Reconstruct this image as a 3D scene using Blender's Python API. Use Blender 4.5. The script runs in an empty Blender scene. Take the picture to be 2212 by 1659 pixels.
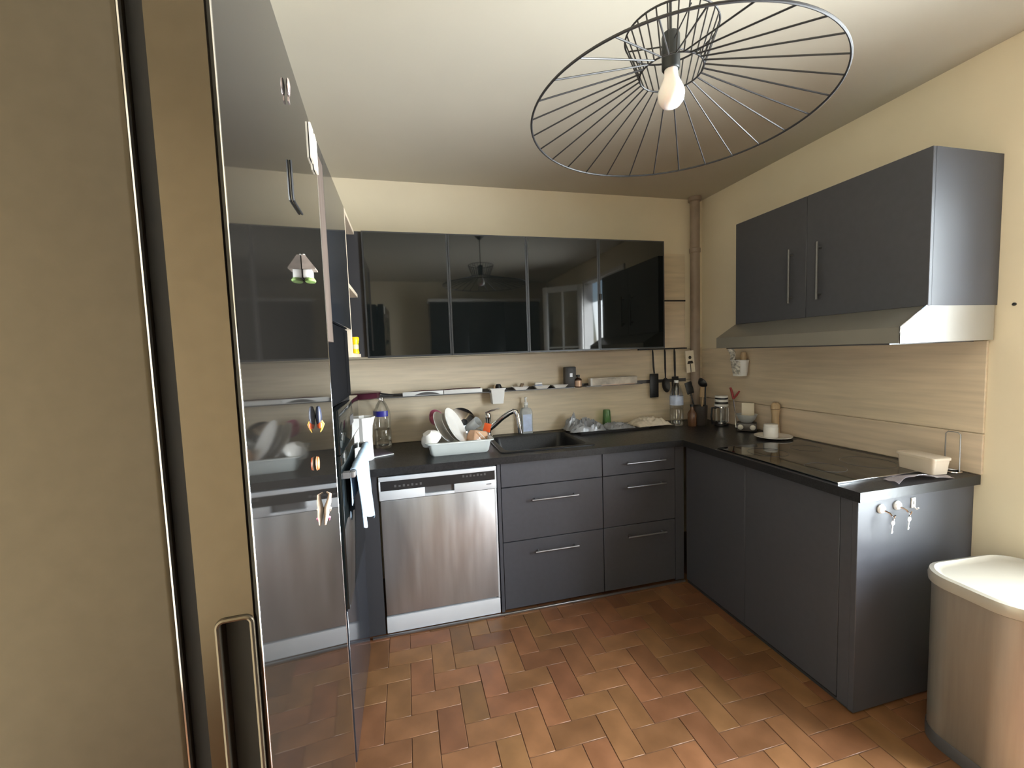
import bpy, bmesh, math, random
from mathutils import Vector, Matrix, Quaternion
random.seed(7)
SC = bpy.context.scene
COL = SC.collection

# ------------------------------------------------------------------ camera
cd = bpy.data.cameras.new('camera')
cd.sensor_width = 36.0
cd.lens = 36.0 * 913.28 / 2212.0
cd.clip_start = 0.02
cam = bpy.data.objects.new('camera', cd)
COL.objects.link(cam)
def look(yaw, pitch, roll, loc):
    y, p, r = map(math.radians, (yaw, pitch, roll))
    fw = Vector((-math.sin(y) * math.cos(p), math.cos(y) * math.cos(p), math.sin(p)))
    rt = Vector((math.cos(y), math.sin(y), 0))
    up = rt.cross(fw)
    a = math.cos(r) * rt + math.sin(r) * up
    b = -math.sin(r) * rt + math.cos(r) * up
    m = Matrix((a, b, -fw)).transposed().to_4x4()
    m.translation = Vector(loc)
    return m
cam.matrix_world = look(-14.033, -4.122, -1.976, (0.161, -2.777, 1.424))
SC.camera = cam

# ------------------------------------------------------------------ world, daylight, exposure
W = bpy.data.worlds.new('world')
SC.world = W
W.use_nodes = True
nt = W.node_tree
sky = nt.nodes.new('ShaderNodeTexSky')
sky.sky_type = 'NISHITA'
sky.sun_disc = False
sky.sun_elevation = math.radians(38)
sky.sun_rotation = math.radians(70)
bg = nt.nodes['Background']
nt.links.new(sky.outputs['Color'], bg.inputs['Color'])
bg.inputs['Strength'].default_value = 0.9

def area(name, loc, rot, sx, sy, power, col, spread=180):
    l = bpy.data.lights.new(name, 'AREA')
    l.shape = 'RECTANGLE'; l.size = sx; l.size_y = sy
    l.energy = power; l.color = col; l.spread = math.radians(spread)
    o = bpy.data.objects.new(name, l); COL.objects.link(o)
    o.location = loc; o.rotation_euler = rot
    return o
# daylight falling in through the open balcony door in the right wall
area('balcony_daylight', (2.56, -2.37, 1.05), (0, math.radians(84), 0), 1.95, 0.98, 360, (0.90, 0.96, 1.0), 135)
# added fill lamp for the ceiling, standing in for bounce off the terrace
area('terrace_fill', (3.05, -2.37, 0.0), (math.pi, 0, 0), 1.1, 1.6, 20, (1.0, 0.95, 0.86))

vs = SC.view_settings
vs.view_transform = 'Standard'
vs.look = 'None'
vs.gamma = 1.0
vs.use_curve_mapping = False
vs.exposure = 0.0

# ------------------------------------------------------------------ materials
def nodes_of(name):
    m = bpy.data.materials.new(name)
    m.use_nodes = True
    n = m.node_tree
    return m, n, n.nodes['Principled BSDF']
def M(name, col, rough=0.5, metal=0.0, var=0.08, scale=6.0, stretch=(1, 1, 1), bump=0.0, spec=0.5, coat=0.0, rvar=0.0, emit=0.0, rnd=0.0, detail=4.0, sss=0.0):
    m, n, p = nodes_of(name)
    L = n.links
    tc = n.nodes.new('ShaderNodeTexCoord')
    mp = n.nodes.new('ShaderNodeMapping')
    mp.inputs['Scale'].default_value = stretch
    L.new(tc.outputs['Object'], mp.inputs['Vector'])
    nz = n.nodes.new('ShaderNodeTexNoise')
    nz.inputs['Scale'].default_value = scale
    nz.inputs['Detail'].default_value = detail
    L.new(mp.outputs['Vector'], nz.inputs['Vector'])
    mx = n.nodes.new('ShaderNodeMix'); mx.data_type = 'RGBA'
    mx.inputs[6].default_value = (*[max(0, c * (1 - var)) for c in col], 1)
    mx.inputs[7].default_value = (*[min(1, c * (1 + var)) for c in col], 1)
    mr = n.nodes.new('ShaderNodeMapRange')
    mr.inputs['From Min'].default_value = 0.3; mr.inputs['From Max'].default_value = 0.7
    L.new(nz.outputs['Fac'], mr.inputs['Value'])
    L.new(mr.outputs['Result'], mx.inputs[0])
    out = mx.outputs[2]
    if rnd:
        oi = n.nodes.new('ShaderNodeObjectInfo')
        hs = n.nodes.new('ShaderNodeHueSaturation')
        r1 = n.nodes.new('ShaderNodeMapRange')
        r1.inputs['To Min'].default_value = 1 - rnd; r1.inputs['To Max'].default_value = 1 + rnd
        L.new(oi.outputs['Random'], r1.inputs['Value'])
        L.new(r1.outputs['Result'], hs.inputs['Value'])
        mh = n.nodes.new('ShaderNodeMath'); mh.operation = 'MULTIPLY'; mh.inputs[1].default_value = 7.31
        fr = n.nodes.new('ShaderNodeMath'); fr.operation = 'FRACT'
        L.new(oi.outputs['Random'], mh.inputs[0]); L.new(mh.outputs[0], fr.inputs[0])
        r2 = n.nodes.new('ShaderNodeMapRange')
        r2.inputs['To Min'].default_value = 0.492; r2.inputs['To Max'].default_value = 0.51
        L.new(fr.outputs[0], r2.inputs['Value']); L.new(r2.outputs['Result'], hs.inputs['Hue'])
        L.new(out, hs.inputs['Color']); out = hs.outputs['Color']
    L.new(out, p.inputs['Base Color'])
    p.inputs['Roughness'].default_value = rough
    if rvar:
        rr = n.nodes.new('ShaderNodeMapRange')
        rr.inputs['From Min'].default_value = 0.3; rr.inputs['From Max'].default_value = 0.7
        rr.inputs['To Min'].default_value = max(0.02, rough - rvar); rr.inputs['To Max'].default_value = rough + rvar
        L.new(nz.outputs['Fac'], rr.inputs['Value']); L.new(rr.outputs['Result'], p.inputs['Roughness'])
    p.inputs['Metallic'].default_value = metal
    p.inputs['Specular IOR Level'].default_value = spec
    p.inputs['Coat Weight'].default_value = coat
    p.inputs['Coat Roughness'].default_value = 0.04
    if sss:
        p.inputs['Subsurface Weight'].default_value = sss
    if bump:
        b = n.nodes.new('ShaderNodeBump')
        b.inputs['Strength'].default_value = bump; b.inputs['Distance'].default_value = 0.004
        L.new(nz.outputs['Fac'], b.inputs['Height']); L.new(b.outputs['Normal'], p.inputs['Normal'])
    if emit:
        L.new(out, p.inputs['Emission Color']); p.inputs['Emission Strength'].default_value = emit
    return m
def clear(name, tint, gloss=0.12, rough=0.04, body=None, bodyfac=0.0):
    """thin clear plastic or glass: lets light through and reflects at its edges"""
    m = bpy.data.materials.new(name); m.use_nodes = True
    n = m.node_tree; L = n.links
    n.nodes.remove(n.nodes['Principled BSDF'])
    out = n.nodes['Material Output']
    t = n.nodes.new('ShaderNodeBsdfTransparent'); t.inputs['Color'].default_value = (*tint, 1)
    g = n.nodes.new('ShaderNodeBsdfGlossy'); g.inputs['Roughness'].default_value = rough
    lw = n.nodes.new('ShaderNodeLayerWeight'); lw.inputs['Blend'].default_value = 0.35
    nz = n.nodes.new('ShaderNodeTexNoise'); nz.inputs['Scale'].default_value = 30
    ad = n.nodes.new('ShaderNodeMath'); ad.operation = 'MULTIPLY_ADD'
    ad.inputs[1].default_value = 0.45; ad.inputs[2].default_value = gloss
    L.new(lw.outputs['Fresnel'], ad.inputs[0])
    mx = n.nodes.new('ShaderNodeMixShader')
    L.new(ad.outputs[0], mx.inputs[0]); L.new(t.outputs[0], mx.inputs[1]); L.new(g.outputs[0], mx.inputs[2])
    last = mx.outputs[0]
    if body:
        d = n.nodes.new('ShaderNodeBsdfDiffuse'); d.inputs['Color'].default_value = (*body, 1)
        m2 = n.nodes.new('ShaderNodeMixShader'); m2.inputs[0].default_value = bodyfac
        L.new(last, m2.inputs[1]); L.new(d.outputs[0], m2.inputs[2]); last = m2.outputs[0]
    L.new(last, out.inputs['Surface'])
    return m
def wood(name, col, stretch, rough=0.55, var=0.11, rnd=0.03):
    return M(name, col, rough, var=var, scale=5.0, stretch=stretch, bump=0.05, rnd=rnd, detail=7.0)

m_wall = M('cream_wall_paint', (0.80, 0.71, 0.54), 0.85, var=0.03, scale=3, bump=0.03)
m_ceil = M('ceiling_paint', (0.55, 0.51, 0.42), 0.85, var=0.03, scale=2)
m_grout = M('grout', (0.12, 0.056, 0.027), 0.8, var=0.2, scale=30)
m_tile = M('terracotta_tile', (0.185, 0.083, 0.036), 0.42, var=0.18, scale=9, rnd=0.19, spec=0.38, bump=0.06, rvar=0.08)
m_oak_x = wood('oak_grain_x', (0.69, 0.575, 0.43), (0.6, 9, 9))
m_oak_y = wood('oak_grain_y', (0.69, 0.575, 0.43), (9, 0.6, 9))
m_oak_z = wood('oak_grain_z', (0.69, 0.575, 0.43), (9, 9, 0.6))
m_shadeoak = M('shaded_oak', (0.13, 0.10, 0.083), 0.85, var=0.2, scale=5, stretch=(9, 9, 0.6), spec=0.12)  # light oak darkened in its colour to stand for shade
m_cab = M('anthracite_matt', (0.056, 0.058, 0.069), 0.45, var=0.06, scale=40, rvar=0.03)
m_carc = M('cabinet_carcass', (0.03, 0.03, 0.034), 0.5, var=0.05)
m_top = M('black_worktop', (0.016, 0.016, 0.017), 0.36, var=0.35, scale=120, rvar=0.05, spec=0.32)
m_glassblk = M('black_glass', (0.006, 0.0075, 0.0075), 0.035, var=0.05, spec=0.5)
m_seam = M('dark_door_profile', (0.045, 0.047, 0.05), 0.4, metal=0.4, var=0.05)
m_gloss = M('fridge_black_glass', (0.008, 0.007, 0.006), 0.045, var=0.05, scale=3, spec=0.5)
m_colgloss = M('column_gloss', (0.020, 0.022, 0.027), 0.09, var=0.05, scale=3, bump=0.02, spec=0.7)
m_alu = M('aluminium', (0.34, 0.34, 0.35), 0.35, metal=0.9, var=0.05)
m_greyalu = M('grey_profile', (0.12, 0.12, 0.125), 0.4, metal=0.5, var=0.05)
m_steel = M('brushed_steel', (0.52, 0.51, 0.51), 0.38, metal=0.85, var=0.10, scale=7, stretch=(3, 3, 0.35), rvar=0.06)
m_silver = M('silver_plastic', (0.66, 0.68, 0.71), 0.35, metal=0.25, var=0.03)
m_white = M('white_plastic', (0.82, 0.82, 0.80), 0.4, var=0.02)
m_porc = M('white_porcelain', (0.85, 0.83, 0.79), 0.15, var=0.02, coat=0.4)
m_chrome = M('chrome', (0.80, 0.80, 0.82), 0.08, metal=1.0, var=0.02)
m_blk = M('black_plastic', (0.012, 0.012, 0.013), 0.4, var=0.1)
m_mattblk = M('matt_black', (0.006, 0.006, 0.007), 0.85, var=0.1, spec=0.08)
m_wire = M('black_wire', (0.012, 0.011, 0.012), 0.5, var=0.1)
m_fridge = M('fridge_side_silver', (0.10, 0.082, 0.058), 0.40, metal=0.85, var=0.04, scale=60)
m_fdoor = M('fridge_door_edge', (0.12, 0.098, 0.070), 0.22, metal=0.9, var=0.04, scale=60)
m_rubber = M('rubber_gasket', (0.012, 0.011, 0.010), 0.7, var=0.1)
m_hood = M('hood_grey', (0.22, 0.21, 0.185), 0.32, metal=0.3, var=0.04)
m_hoodend = M('hood_end_steel', (0.42, 0.41, 0.38), 0.3, metal=0.6, var=0.05)
m_pipe = M('painted_pipe', (0.30, 0.235, 0.185), 0.5, var=0.1, scale=20)
m_clear = clear('clear_pet', (0.96, 0.97, 0.97), 0.10)
m_pane = clear('window_pane', (0.95, 0.97, 0.97), 0.05)
m_jug = clear('frosted_soap', (0.9, 0.92, 0.92), 0.10, body=(0.72, 0.75, 0.76), bodyfac=0.45)
m_bluelab = M('blue_label', (0.03, 0.03, 0.30), 0.35, var=0.15)
m_palelab = M('pale_blue_label', (0.55, 0.64, 0.85), 0.4, var=0.12, scale=30)
m_tub = M('grey_tub_plastic', (0.60, 0.63, 0.61), 0.4, var=0.03)
m_orange = clear('orange_plastic', (0.95, 0.75, 0.60), 0.10, body=(0.80, 0.50, 0.32), bodyfac=0.75)
m_red = M('orange_red_plastic', (0.85, 0.13, 0.03), 0.35, var=0.08)
m_pink = M('pink_plastic', (0.50, 0.14, 0.22), 0.35, var=0.08)
m_maroon = M('maroon_enamel', (0.055, 0.013, 0.022), 0.2, var=0.1)
m_yellow = M('yellow_plastic', (0.95, 0.62, 0.005), 0.35, var=0.05)
m_towel = M('pale_blue_cotton', (0.42, 0.55, 0.68), 0.9, var=0.10, scale=60, bump=0.2)
m_cloth = M('beige_cotton', (0.74, 0.66, 0.54), 0.9, var=0.10, scale=40, bump=0.2)
m_bag = clear('plastic_bag', (0.8, 0.82, 0.86), 0.15, 0.25, body=(0.50, 0.52, 0.56), bodyfac=0.55)
m_film = clear('clear_film', (0.93, 0.91, 0.93), 0.15, 0.15, body=(0.72, 0.66, 0.72), bodyfac=0.25)
m_green = clear('green_glass', (0.45, 0.75, 0.45), 0.12, body=(0.16, 0.32, 0.12), bodyfac=0.45)
m_amber = M('amber_glass', (0.06, 0.025, 0.012), 0.12, var=0.1, coat=0.5)
m_copper = M('copper_label', (0.62, 0.42, 0.30), 0.3, metal=0.4, var=0.1)
m_wood = M('pale_beech', (0.50, 0.36, 0.21), 0.5, var=0.15, scale=8, stretch=(6, 6, 1))
m_bulb = M('opal_bulb', (0.88, 0.83, 0.78), 0.25, var=0.02, coat=0.3, sss=0.2)
m_socket = M('black_socket', (0.010, 0.012, 0.012), 0.45, var=0.1)
m_bin = M('satin_steel_bin', (0.36, 0.335, 0.29), 0.36, metal=0.6, var=0.05, scale=10, stretch=(8, 8, 0.5))
m_binlid = M('cream_bin_lid', (0.42, 0.385, 0.32), 0.3, metal=0.2, var=0.05)
m_frame = M('white_door_paint', (0.80, 0.79, 0.76), 0.4, var=0.03)
m_dark = M('dark_veneer', (0.018, 0.017, 0.016), 0.25, var=0.1)
m_terrace = M('terrace_concrete', (0.5, 0.48, 0.44), 0.8, var=0.1)
m_paper = M('cream_card', (0.80, 0.72, 0.58), 0.7, var=0.05)
m_darkprint = M('dark_print', (0.03, 0.025, 0.02), 0.7, var=0.1)
m_purple = M('dark_cover', (0.055, 0.04, 0.06), 0.4, var=0.15)

# ------------------------------------------------------------------ mesh helpers
class G:
    def __init__(s): s.bm = bmesh.new()
    def box(s, x0, x1, y0, y1, z0, z1, bev=0.0, seg=2, mat=None):
        r = bmesh.ops.create_cube(s.bm, size=1.0)
        vs_ = r['verts']
        for v in vs_:
            v.co = Vector((x0 + (v.co.x + .5) * (x1 - x0), y0 + (v.co.y + .5) * (y1 - y0), z0 + (v.co.z + .5) * (z1 - z0)))
        if bev:
            es = list({e for v in vs_ for e in v.link_edges})
            r2 = bmesh.ops.bevel(s.bm, geom=es, offset=bev, segments=seg, affect='EDGES', profile=0.5)
            vs_ = list({v for f in r2['faces'] for v in f.verts} | {v for v in vs_ if v.is_valid})
        if mat is not None:
            for v in vs_: v.co = mat @ v.co
        return s
    def lathe(s, prof, n=24, c=(0, 0, 0), mat=None, sx=1.0, sy=1.0):
        rings = []
        for r, z in prof:
            ring = []
            if r < 1e-6:
                ring = [s.bm.verts.new((0, 0, z))]
            else:
                for i in range(n):
                    a = 2 * math.pi * i / n
                    ring.append(s.bm.verts.new((r * math.cos(a) * sx, r * math.sin(a) * sy, z)))
            rings.append(ring)
        for a, b in zip(rings, rings[1:]):
            for i in range(n):
                j = (i + 1) % n
                f = [a[i % len(a)], a[j % len(a)], b[j % len(b)], b[i % len(b)]]
                f = [v for k, v in enumerate(f) if v not in f[:k]]
                if len(f) > 2: s.bm.faces.new(f)
        T = Matrix.Translation(c) @ (mat if mat is not None else Matrix())
        for ring in rings:
            for v in ring: v.co = T @ v.co
        return s
    def tube(s, pts, r, n=8, closed=False, flat=None):
        P = [Vector(p) for p in pts]
        N = len(P)
        rr = r if isinstance(r, (list, tuple)) else [r] * N
        rings = []
        up = None
        for i in range(N):
            if closed: t = P[(i + 1) % N] - P[i - 1]
            else: t = P[min(i + 1, N - 1)] - P[max(i - 1, 0)]
            t.normalize()
            if up is None:
                up = Vector((0, 0, 1)) if abs(t.z) < 0.9 else Vector((1, 0, 0))
            a = t.cross(up)
            if a.length < 1e-5: a = t.cross(Vector((0, 1, 0)))
            a.normalize(); b = a.cross(t).normalized(); up = b
            ring = []
            for k in range(n):
                an = 2 * math.pi * k / n
                ring.append(s.bm.verts.new(P[i] + a * math.cos(an) * rr[i] + b * math.sin(an) * rr[i] * (flat or 1)))
            rings.append(ring)
        for i in range(N if closed else N - 1):
            A, B_ = rings[i], rings[(i + 1) % N]
            for k in range(n):
                s.bm.faces.new([A[k], A[(k + 1) % n], B_[(k + 1) % n], B_[k]])
        if not closed:
            s.bm.faces.new(rings[0][::-1]); s.bm.faces.new(rings[-1])
        return s
    def ring(s, c, R, r, n=64, m=6, z=None):
        return s.tube([(c[0] + R * math.cos(2 * math.pi * i / n), c[1] + R * math.sin(2 * math.pi * i / n), c[2]) for i in range(n)], r, m, True)
    def prism(s, poly, d0, d1, mat=None):
        """polygon in local xy extruded along local z"""
        lo = [s.bm.verts.new((x, y, d0)) for x, y in poly]
        hi = [s.bm.verts.new((x, y, d1)) for x, y in poly]
        n = len(poly)
        s.bm.faces.new(lo[::-1]); s.bm.faces.new(hi)
        for i in range(n): s.bm.faces.new([lo[i], lo[(i + 1) % n], hi[(i + 1) % n], hi[i]])
        if mat is not None:
            for v in lo + hi: v.co = mat @ v.co
        return s
    def sheet(s, fn, nu, nv, th=0.0):
        g = [[s.bm.verts.new(fn(i / nu, j / nv)) for j in range(nv + 1)] for i in range(nu + 1)]
        fs = []
        for i in range(nu):
            for j in range(nv):
                fs.append(s.bm.faces.new([g[i][j], g[i + 1][j], g[i + 1][j + 1], g[i][j + 1]]))
        if th:
            bmesh.ops.recalc_face_normals(s.bm, faces=fs)
            bmesh.ops.solidify(s.bm, geom=fs, thickness=th)
        return s
    def mesh(s, name, mat, ang=40):
        bmesh.ops.recalc_face_normals(s.bm, faces=s.bm.faces[:])
        me = bpy.data.meshes.new(name)
        s.bm.to_mesh(me); s.bm.free()
        me.materials.append(mat)
        for p in me.polygons: p.use_smooth = True
        me.set_sharp_from_angle(angle=math.radians(ang))
        return me
    def done(s, name, mat, parent=None, ang=40, loc=None, rot=None):
        o = bpy.data.objects.new(name, s.mesh(name, mat, ang))
        COL.objects.link(o)
        if parent: o.parent = parent
        if loc is not None: o.location = loc
        if rot is not None: o.rotation_euler = rot
        return o
def tag(o, label=None, cat=None, group=None, kind=None):
    if label: o['label'] = label
    if cat: o['category'] = cat
    if group: o['group'] = group
    if kind: o['kind'] = kind
    return o
def thing(name, label, cat, loc=(0, 0, 0), rz=0.0, group=None):
    o = bpy.data.objects.new(name, None)
    COL.objects.link(o)
    o.empty_display_size = 0.05
    o.location = loc; o.rotation_euler = (0, 0, rz)
    return tag(o, label, cat, group)
def struct(o): o['kind'] = 'structure'; return o
def inst(me, name, parent=None, loc=(0, 0, 0), rot=(0, 0, 0)):
    o = bpy.data.objects.new(name, me); COL.objects.link(o)
    if parent: o.parent = parent
    o.location = loc; o.rotation_euler = rot
    return o
BX = lambda *a, **k: G().box(*a, **k)

# ------------------------------------------------------------------ the room
XR, XL, H, YR = 2.357, -0.72, 2.508, -4.3
struct(BX(XL - .1, XR + .1, 0, .1, 0, H).done('wall_back', m_wall))
wall_back = bpy.data.objects['wall_back']
g = G()
g.box(XR, XR + .1, -1.86, 0, 0, H).box(XR, XR + .1, YR, -2.88, 0, H).box(XR, XR + .1, -2.88, -1.86, 2.27, H)
wall_right = struct(g.done('wall_right', m_wall))
struct(BX(XL - .1, XL, YR, 0, 0, H).done('wall_left', m_wall))
struct(BX(XL - .1, XR + .1, YR - .1, YR, 0, H).done('wall_rear', m_wall))
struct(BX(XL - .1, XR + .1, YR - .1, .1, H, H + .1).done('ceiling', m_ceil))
floor = struct(BX(XL - .1, XR + .1, YR - .1, .1, -.08, -.0025).done('floor', m_grout))
# herringbone terracotta tiles, 10 x 20 cm
g = G(); g.box(-.0985, .0985, -.0485, .0485, -.012, 0, bev=.001, seg=1)
tile_me = g.mesh('tile', m_tile)
near, rest = [], []
w = 0.1
for i in range(-60, 60):
    for j in range(-30, 30):
        ox, oy = (i + 2 * j) * w, (i - 2 * j) * w
        for (cx, cy, r) in ((ox + w, oy + .5 * w, 0), (ox + .5 * w, oy + 2 * w, 1)):
            x, y = cx + .013, cy - 2.03
            if not (XL + .05 < x < XR - .04 and YR + .05 < y < -.3): continue
            if -.12 < x < 1.80 and -1.72 < y < -.52 or 1.6 < x < 2.34 and -2.2 < y < -1.5 or -.12 < x < 2.3 and -1.98 < y <= -1.72: near.append((x, y, r))
            elif x > 1.85 and y > -1.55 or x < -.15 and y > -2.3: continue
            else: rest.append((x, y, r))
for x, y, r in near:
    inst(tile_me, 'tile', floor, (x, y, random.uniform(-.0012, 0)), (0, 0, math.pi / 2 * r + (math.pi if random.random() < .5 else 0)))
g = G()
for x, y, r in rest:
    a, b = (.0985, .0485) if not r else (.0485, .0985)
    g.box(x - a, x + a, y - b, y + b, -.012, 0)
tag(g.done('tile_field', m_tile, floor), kind='stuff')

# oak boards on the back and right walls
for nm, (x0, x1, z0, z1) in {'a': (-.70, 2.345, .882, 1.182), 'b': (-.70, 2.345, 1.186, 1.418), 'c': (1.80, 2.20, 1.424, 1.768), 'd': (1.80, 2.20, 1.774, 2.11)}.items():
    BX(x0, x1, -.012, -.0005, z0, z1, bev=.0015, seg=1).done('plank', m_oak_x, wall_back)
for (y0, y1, z0, z1) in ((-1.635, -.013, .882, 1.043), (-1.635, -.013, 1.047, 1.41)):
    BX(XR - .012, XR - .0005, y0, y1, z0, z1, bev=.0015, seg=1).done('plank', m_oak_y, wall_right)
tr = BX(1.80, 2.20, -.016, -.0122, 1.766, 1.776).done('trim_1', m_blk); struct(tr)
# small screw in the right wall
tag(G().lathe([(0, 0), (.006, 0), (.006, .004), (0, .006)], 10, (XR, -1.70, 1.542), Matrix.Rotation(-math.pi / 2, 4, 'Y')).done('wall_screw', m_blk), 'tiny dark screw in the bare cream wall beside the hood', 'screw')

# balcony door in the right wall (seen mirrored in the wall cabinets), daylight comes through it
def door_leaf(parent, width, h0, h1):
    g = G()
    g.box(0, .06, -.02, .02, h0, h1, bev=.003).box(width - .06, width, -.02, .02, h0, h1, bev=.003)
    g.box(.06, width - .06, -.02, .02, h1 - .07, h1, bev=.003).box(.06, width - .06, -.02, .02, h0, h0 + .12, bev=.003)
    g.done('leaf_frame', m_frame, parent)
    G().box(width / 2 - .009, width / 2 + .009, -.012, .012, h0 + .12, h1 - .07).done('glazing_bar', m_frame, parent)
    for z in (h0 + .75, h0 + 1.45):
        G().box(.06, width - .06, -.011, .011, z - .009, z + .009).done('glazing_bar', m_frame, parent)
    G().box(.055, width - .055, -.003, .003, h0 + .1, h1 - .06).done('pane', m_pane, parent)
    hd = G().tube([(width - .03, -.02, 1.04), (width - .03, -.06, 1.04), (width - .13, -.06, 1.04)], .009).done('door_handle', m_chrome, parent)
d1 = struct(thing('door_1', 'white framed glazed balcony door standing open', None)); d1.location = (XR - .03, -2.86, 0)
d1.rotation_euler = (0, 0, math.atan2(-3.2 + 2.86, 1.93 - 2.33))
door_leaf(d1, .52, .03, 2.25)
d2 = struct(thing('door_2', 'white framed glazed balcony door leaf kept shut', None)); d2.location = (XR + .05, -1.89, 0)
d2.rotation_euler = (0, 0, -math.pi / 2)
door_leaf(d2, .50, .03, 2.25)
g = G()
g.box(XR - .01, XR + .11, -1.885, -1.86, 0, 2.29).box(XR - .01, XR + .11, -2.90, -2.865, 0, 2.29).box(XR - .01, XR + .11, -2.88, -1.86, 2.255, 2.29)
struct(g.done('trim_2', m_frame))
struct(BX(XR + .1, 4.4, -4.4, -.4, -.12, -.02).done('ground_terrace', m_terrace))

# dark wardrobe on the rear wall, seen only as a reflection
t = thing('wardrobe', 'wide dark wardrobe against the rear wall, seen mirrored in the cabinet glass', 'wardrobe', (1.33, -4.0, 0))
BX(-.80, .80, -.28, .0, 0, 2.18, bev=.004).done('body', m_dark, t)
for k in range(3):
    dr = BX(-.795 + k * .532, -.795 + k * .532 + .526, .001, .02, .06, 2.17, bev=.003).done('door', m_dark, t)
    BX(-.795 + k * .532 + .47, -.795 + k * .532 + .485, .0202, .045, .95, 1.15, bev=.003).done('handle', m_alu, dr)
BX(-.82, .82, -.28, .03, 2.181, 2.22, bev=.003).done('cornice', m_white, t)

# pipe in the back corner
t = thing('corner_pipe', 'brown painted vertical pipe in the corner of back and right walls', 'pipe', (2.255, -.052, .88))
G().lathe([(.033, .002), (.033, 1.626)], 20).done('pipe', m_pipe, t)
G().lathe([(.033, 1.23), (.039, 1.235), (.039, 1.262), (.033, 1.267)], 20).done('collar', m_pipe, t)
G().lathe([(.033, 1.595), (.046, 1.60), (.046, 1.626), (.033, 1.627)], 20).done('ceiling_rose', m_pipe, t)

# ------------------------------------------------------------------ back run of base units
YF = -.60
def front(parent, x0, x1, z0, z1, handle=None, mat=None):
    d = BX(x0, x1, YF, YF + .018, z0, z1, bev=.0015, seg=1).done('drawer', mat or m_cab, parent)
    if handle:
        hx0, hx1, hz = handle
        g = G().tube([(hx0, YF - .028, hz), (hx1, YF - .028, hz)], .005, 10)
        for hx in (hx0 + .02, hx1 - .02): g.tube([(hx, YF - .028, hz), (hx, YF + .002, hz)], .0045, 8)
        g.done('handle', m_alu, d)
    return d
t = thing('filler_panel', 'narrow dark filler panel left of the dishwasher', 'panel', (0, 0, 0))
BX(-.095, -.006, YF + .004, YF + .022, .01, .842).done('panel', m_carc, t)

dw = thing('dishwasher', 'freestanding stainless steel dishwasher with black control strip under the worktop', 'dishwasher')
BX(.003, .597, YF + .02, -.04, .01, .83).done('body', m_greyalu, dw)
dd = BX(.004, .596, YF, YF + .02, .106, .706, bev=.003).done('door', m_steel, dw)
BX(.588, .5985, YF - .0015, YF + .018, .10, .715, bev=.002).done('edge_strip', m_silver, dd)
BX(.002, .598, YF - .002, YF + .02, .013, .098, bev=.003).done('kick_plate', m_silver, dw)
g = G()
g.box(.0, .60, YF - .004, YF + .02, .806, .829, bev=.002).box(.0, .225, YF - .004, YF + .02, .709, .757, bev=.002)
g.box(.375, .60, YF - .004, YF + .02, .709, .757, bev=.002).box(.225, .375, YF - .004, YF + .02, .709, .722, bev=.001)
g.box(0, .008, YF - .004, YF + .02, .757, .806).box(.592, .60, YF - .004, YF + .02, .757, .806)
cp = g.done('control_panel', m_silver, dw)
BX(.008, .592, YF - .002, YF + .018, .757, .806).done('display_strip', m_blk, cp)
for side, xs in ((0, [.075 + .021 * k for k in range(7)]), (1, [.42 + .019 * k for k in range(7)])):
    for k, x in enumerate(xs):
        z = .772 if side == 0 else .786
        BX(x, x + .010, YF - .0032, YF - .0018, z, z + (.008 if k % 2 else .012)).done('button', m_greyalu, cp)
BX(.545, .572, YF - .0048, YF - .0038, .735, .739).done('nameplate', m_greyalu, cp)
BX(.226, .374, YF + .010, YF + .019, .722, .757).done('handle_recess', m_greyalu, cp)

t = thing('sink_drawer_unit', 'dark drawer unit under the sink with two long bar handles', 'cabinet')
BX(.606, 1.218, YF + .0185, -.02, .012, .692).done('body', m_carc, t)
front(t, .626, 1.217, .706, .838)
front(t, .626, 1.217, .402, .702, (.79, 1.06, .627))
front(t, .626, 1.217, .022, .398, (.80, 1.055, .335))
BX(.606, .623, YF, YF + .018, .012, .838).done('filler_strip', m_cab, t)
t = thing('corner_drawer_unit', 'dark three-drawer unit beside the inner corner with three bar handles', 'cabinet')
BX(1.220, 1.745, YF + .0185, -.02, .012, .842).done('body', m_carc, t)
front(t, 1.221, 1.69, .706, .838, (1.36, 1.615, .772))
front(t, 1.221, 1.69, .402, .702, (1.36, 1.615, .633))
front(t, 1.221, 1.69, .022, .398, (1.36, 1.615, .337))
BX(1.692, 1.75, YF, YF + .018, .012, .838).done('filler_strip', m_cab, t)
# thin metal skirting strip on the floor
struct(BX(-.07, 1.75, YF - .016, YF - .004, .0, .011, bev=.002, seg=1).done('baseboard_back', m_alu))

# ------------------------------------------------------------------ right run of base units
t = thing('hob_cabinet', 'long dark base cabinet run under the hob along the right wall', 'cabinet')
BX(1.770, 2.345, -1.588, -.62, .012, .842).done('body', m_carc, t)
for y0, y1 in ((-1.542, -1.075), (-1.073, -.622)):
    BX(1.752, 1.7695, y0, y1, .022, .838, bev=.001, seg=1).done('door', m_cab, t)
BX(1.752, 1.7695, -1.588, -1.545, .012, .838).done('filler_strip', m_cab, t)
BX(1.760, 1.769, -1.588, -.62, 0, .0115).done('plinth', m_carc, t)
ep = BX(1.750, XR - .001, -1.610, -1.5885, .008, .842, bev=.0015, seg=1).done('end_panel', m_cab, t)
tag(ep, 'dark end panel carrying three key hooks')
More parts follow.
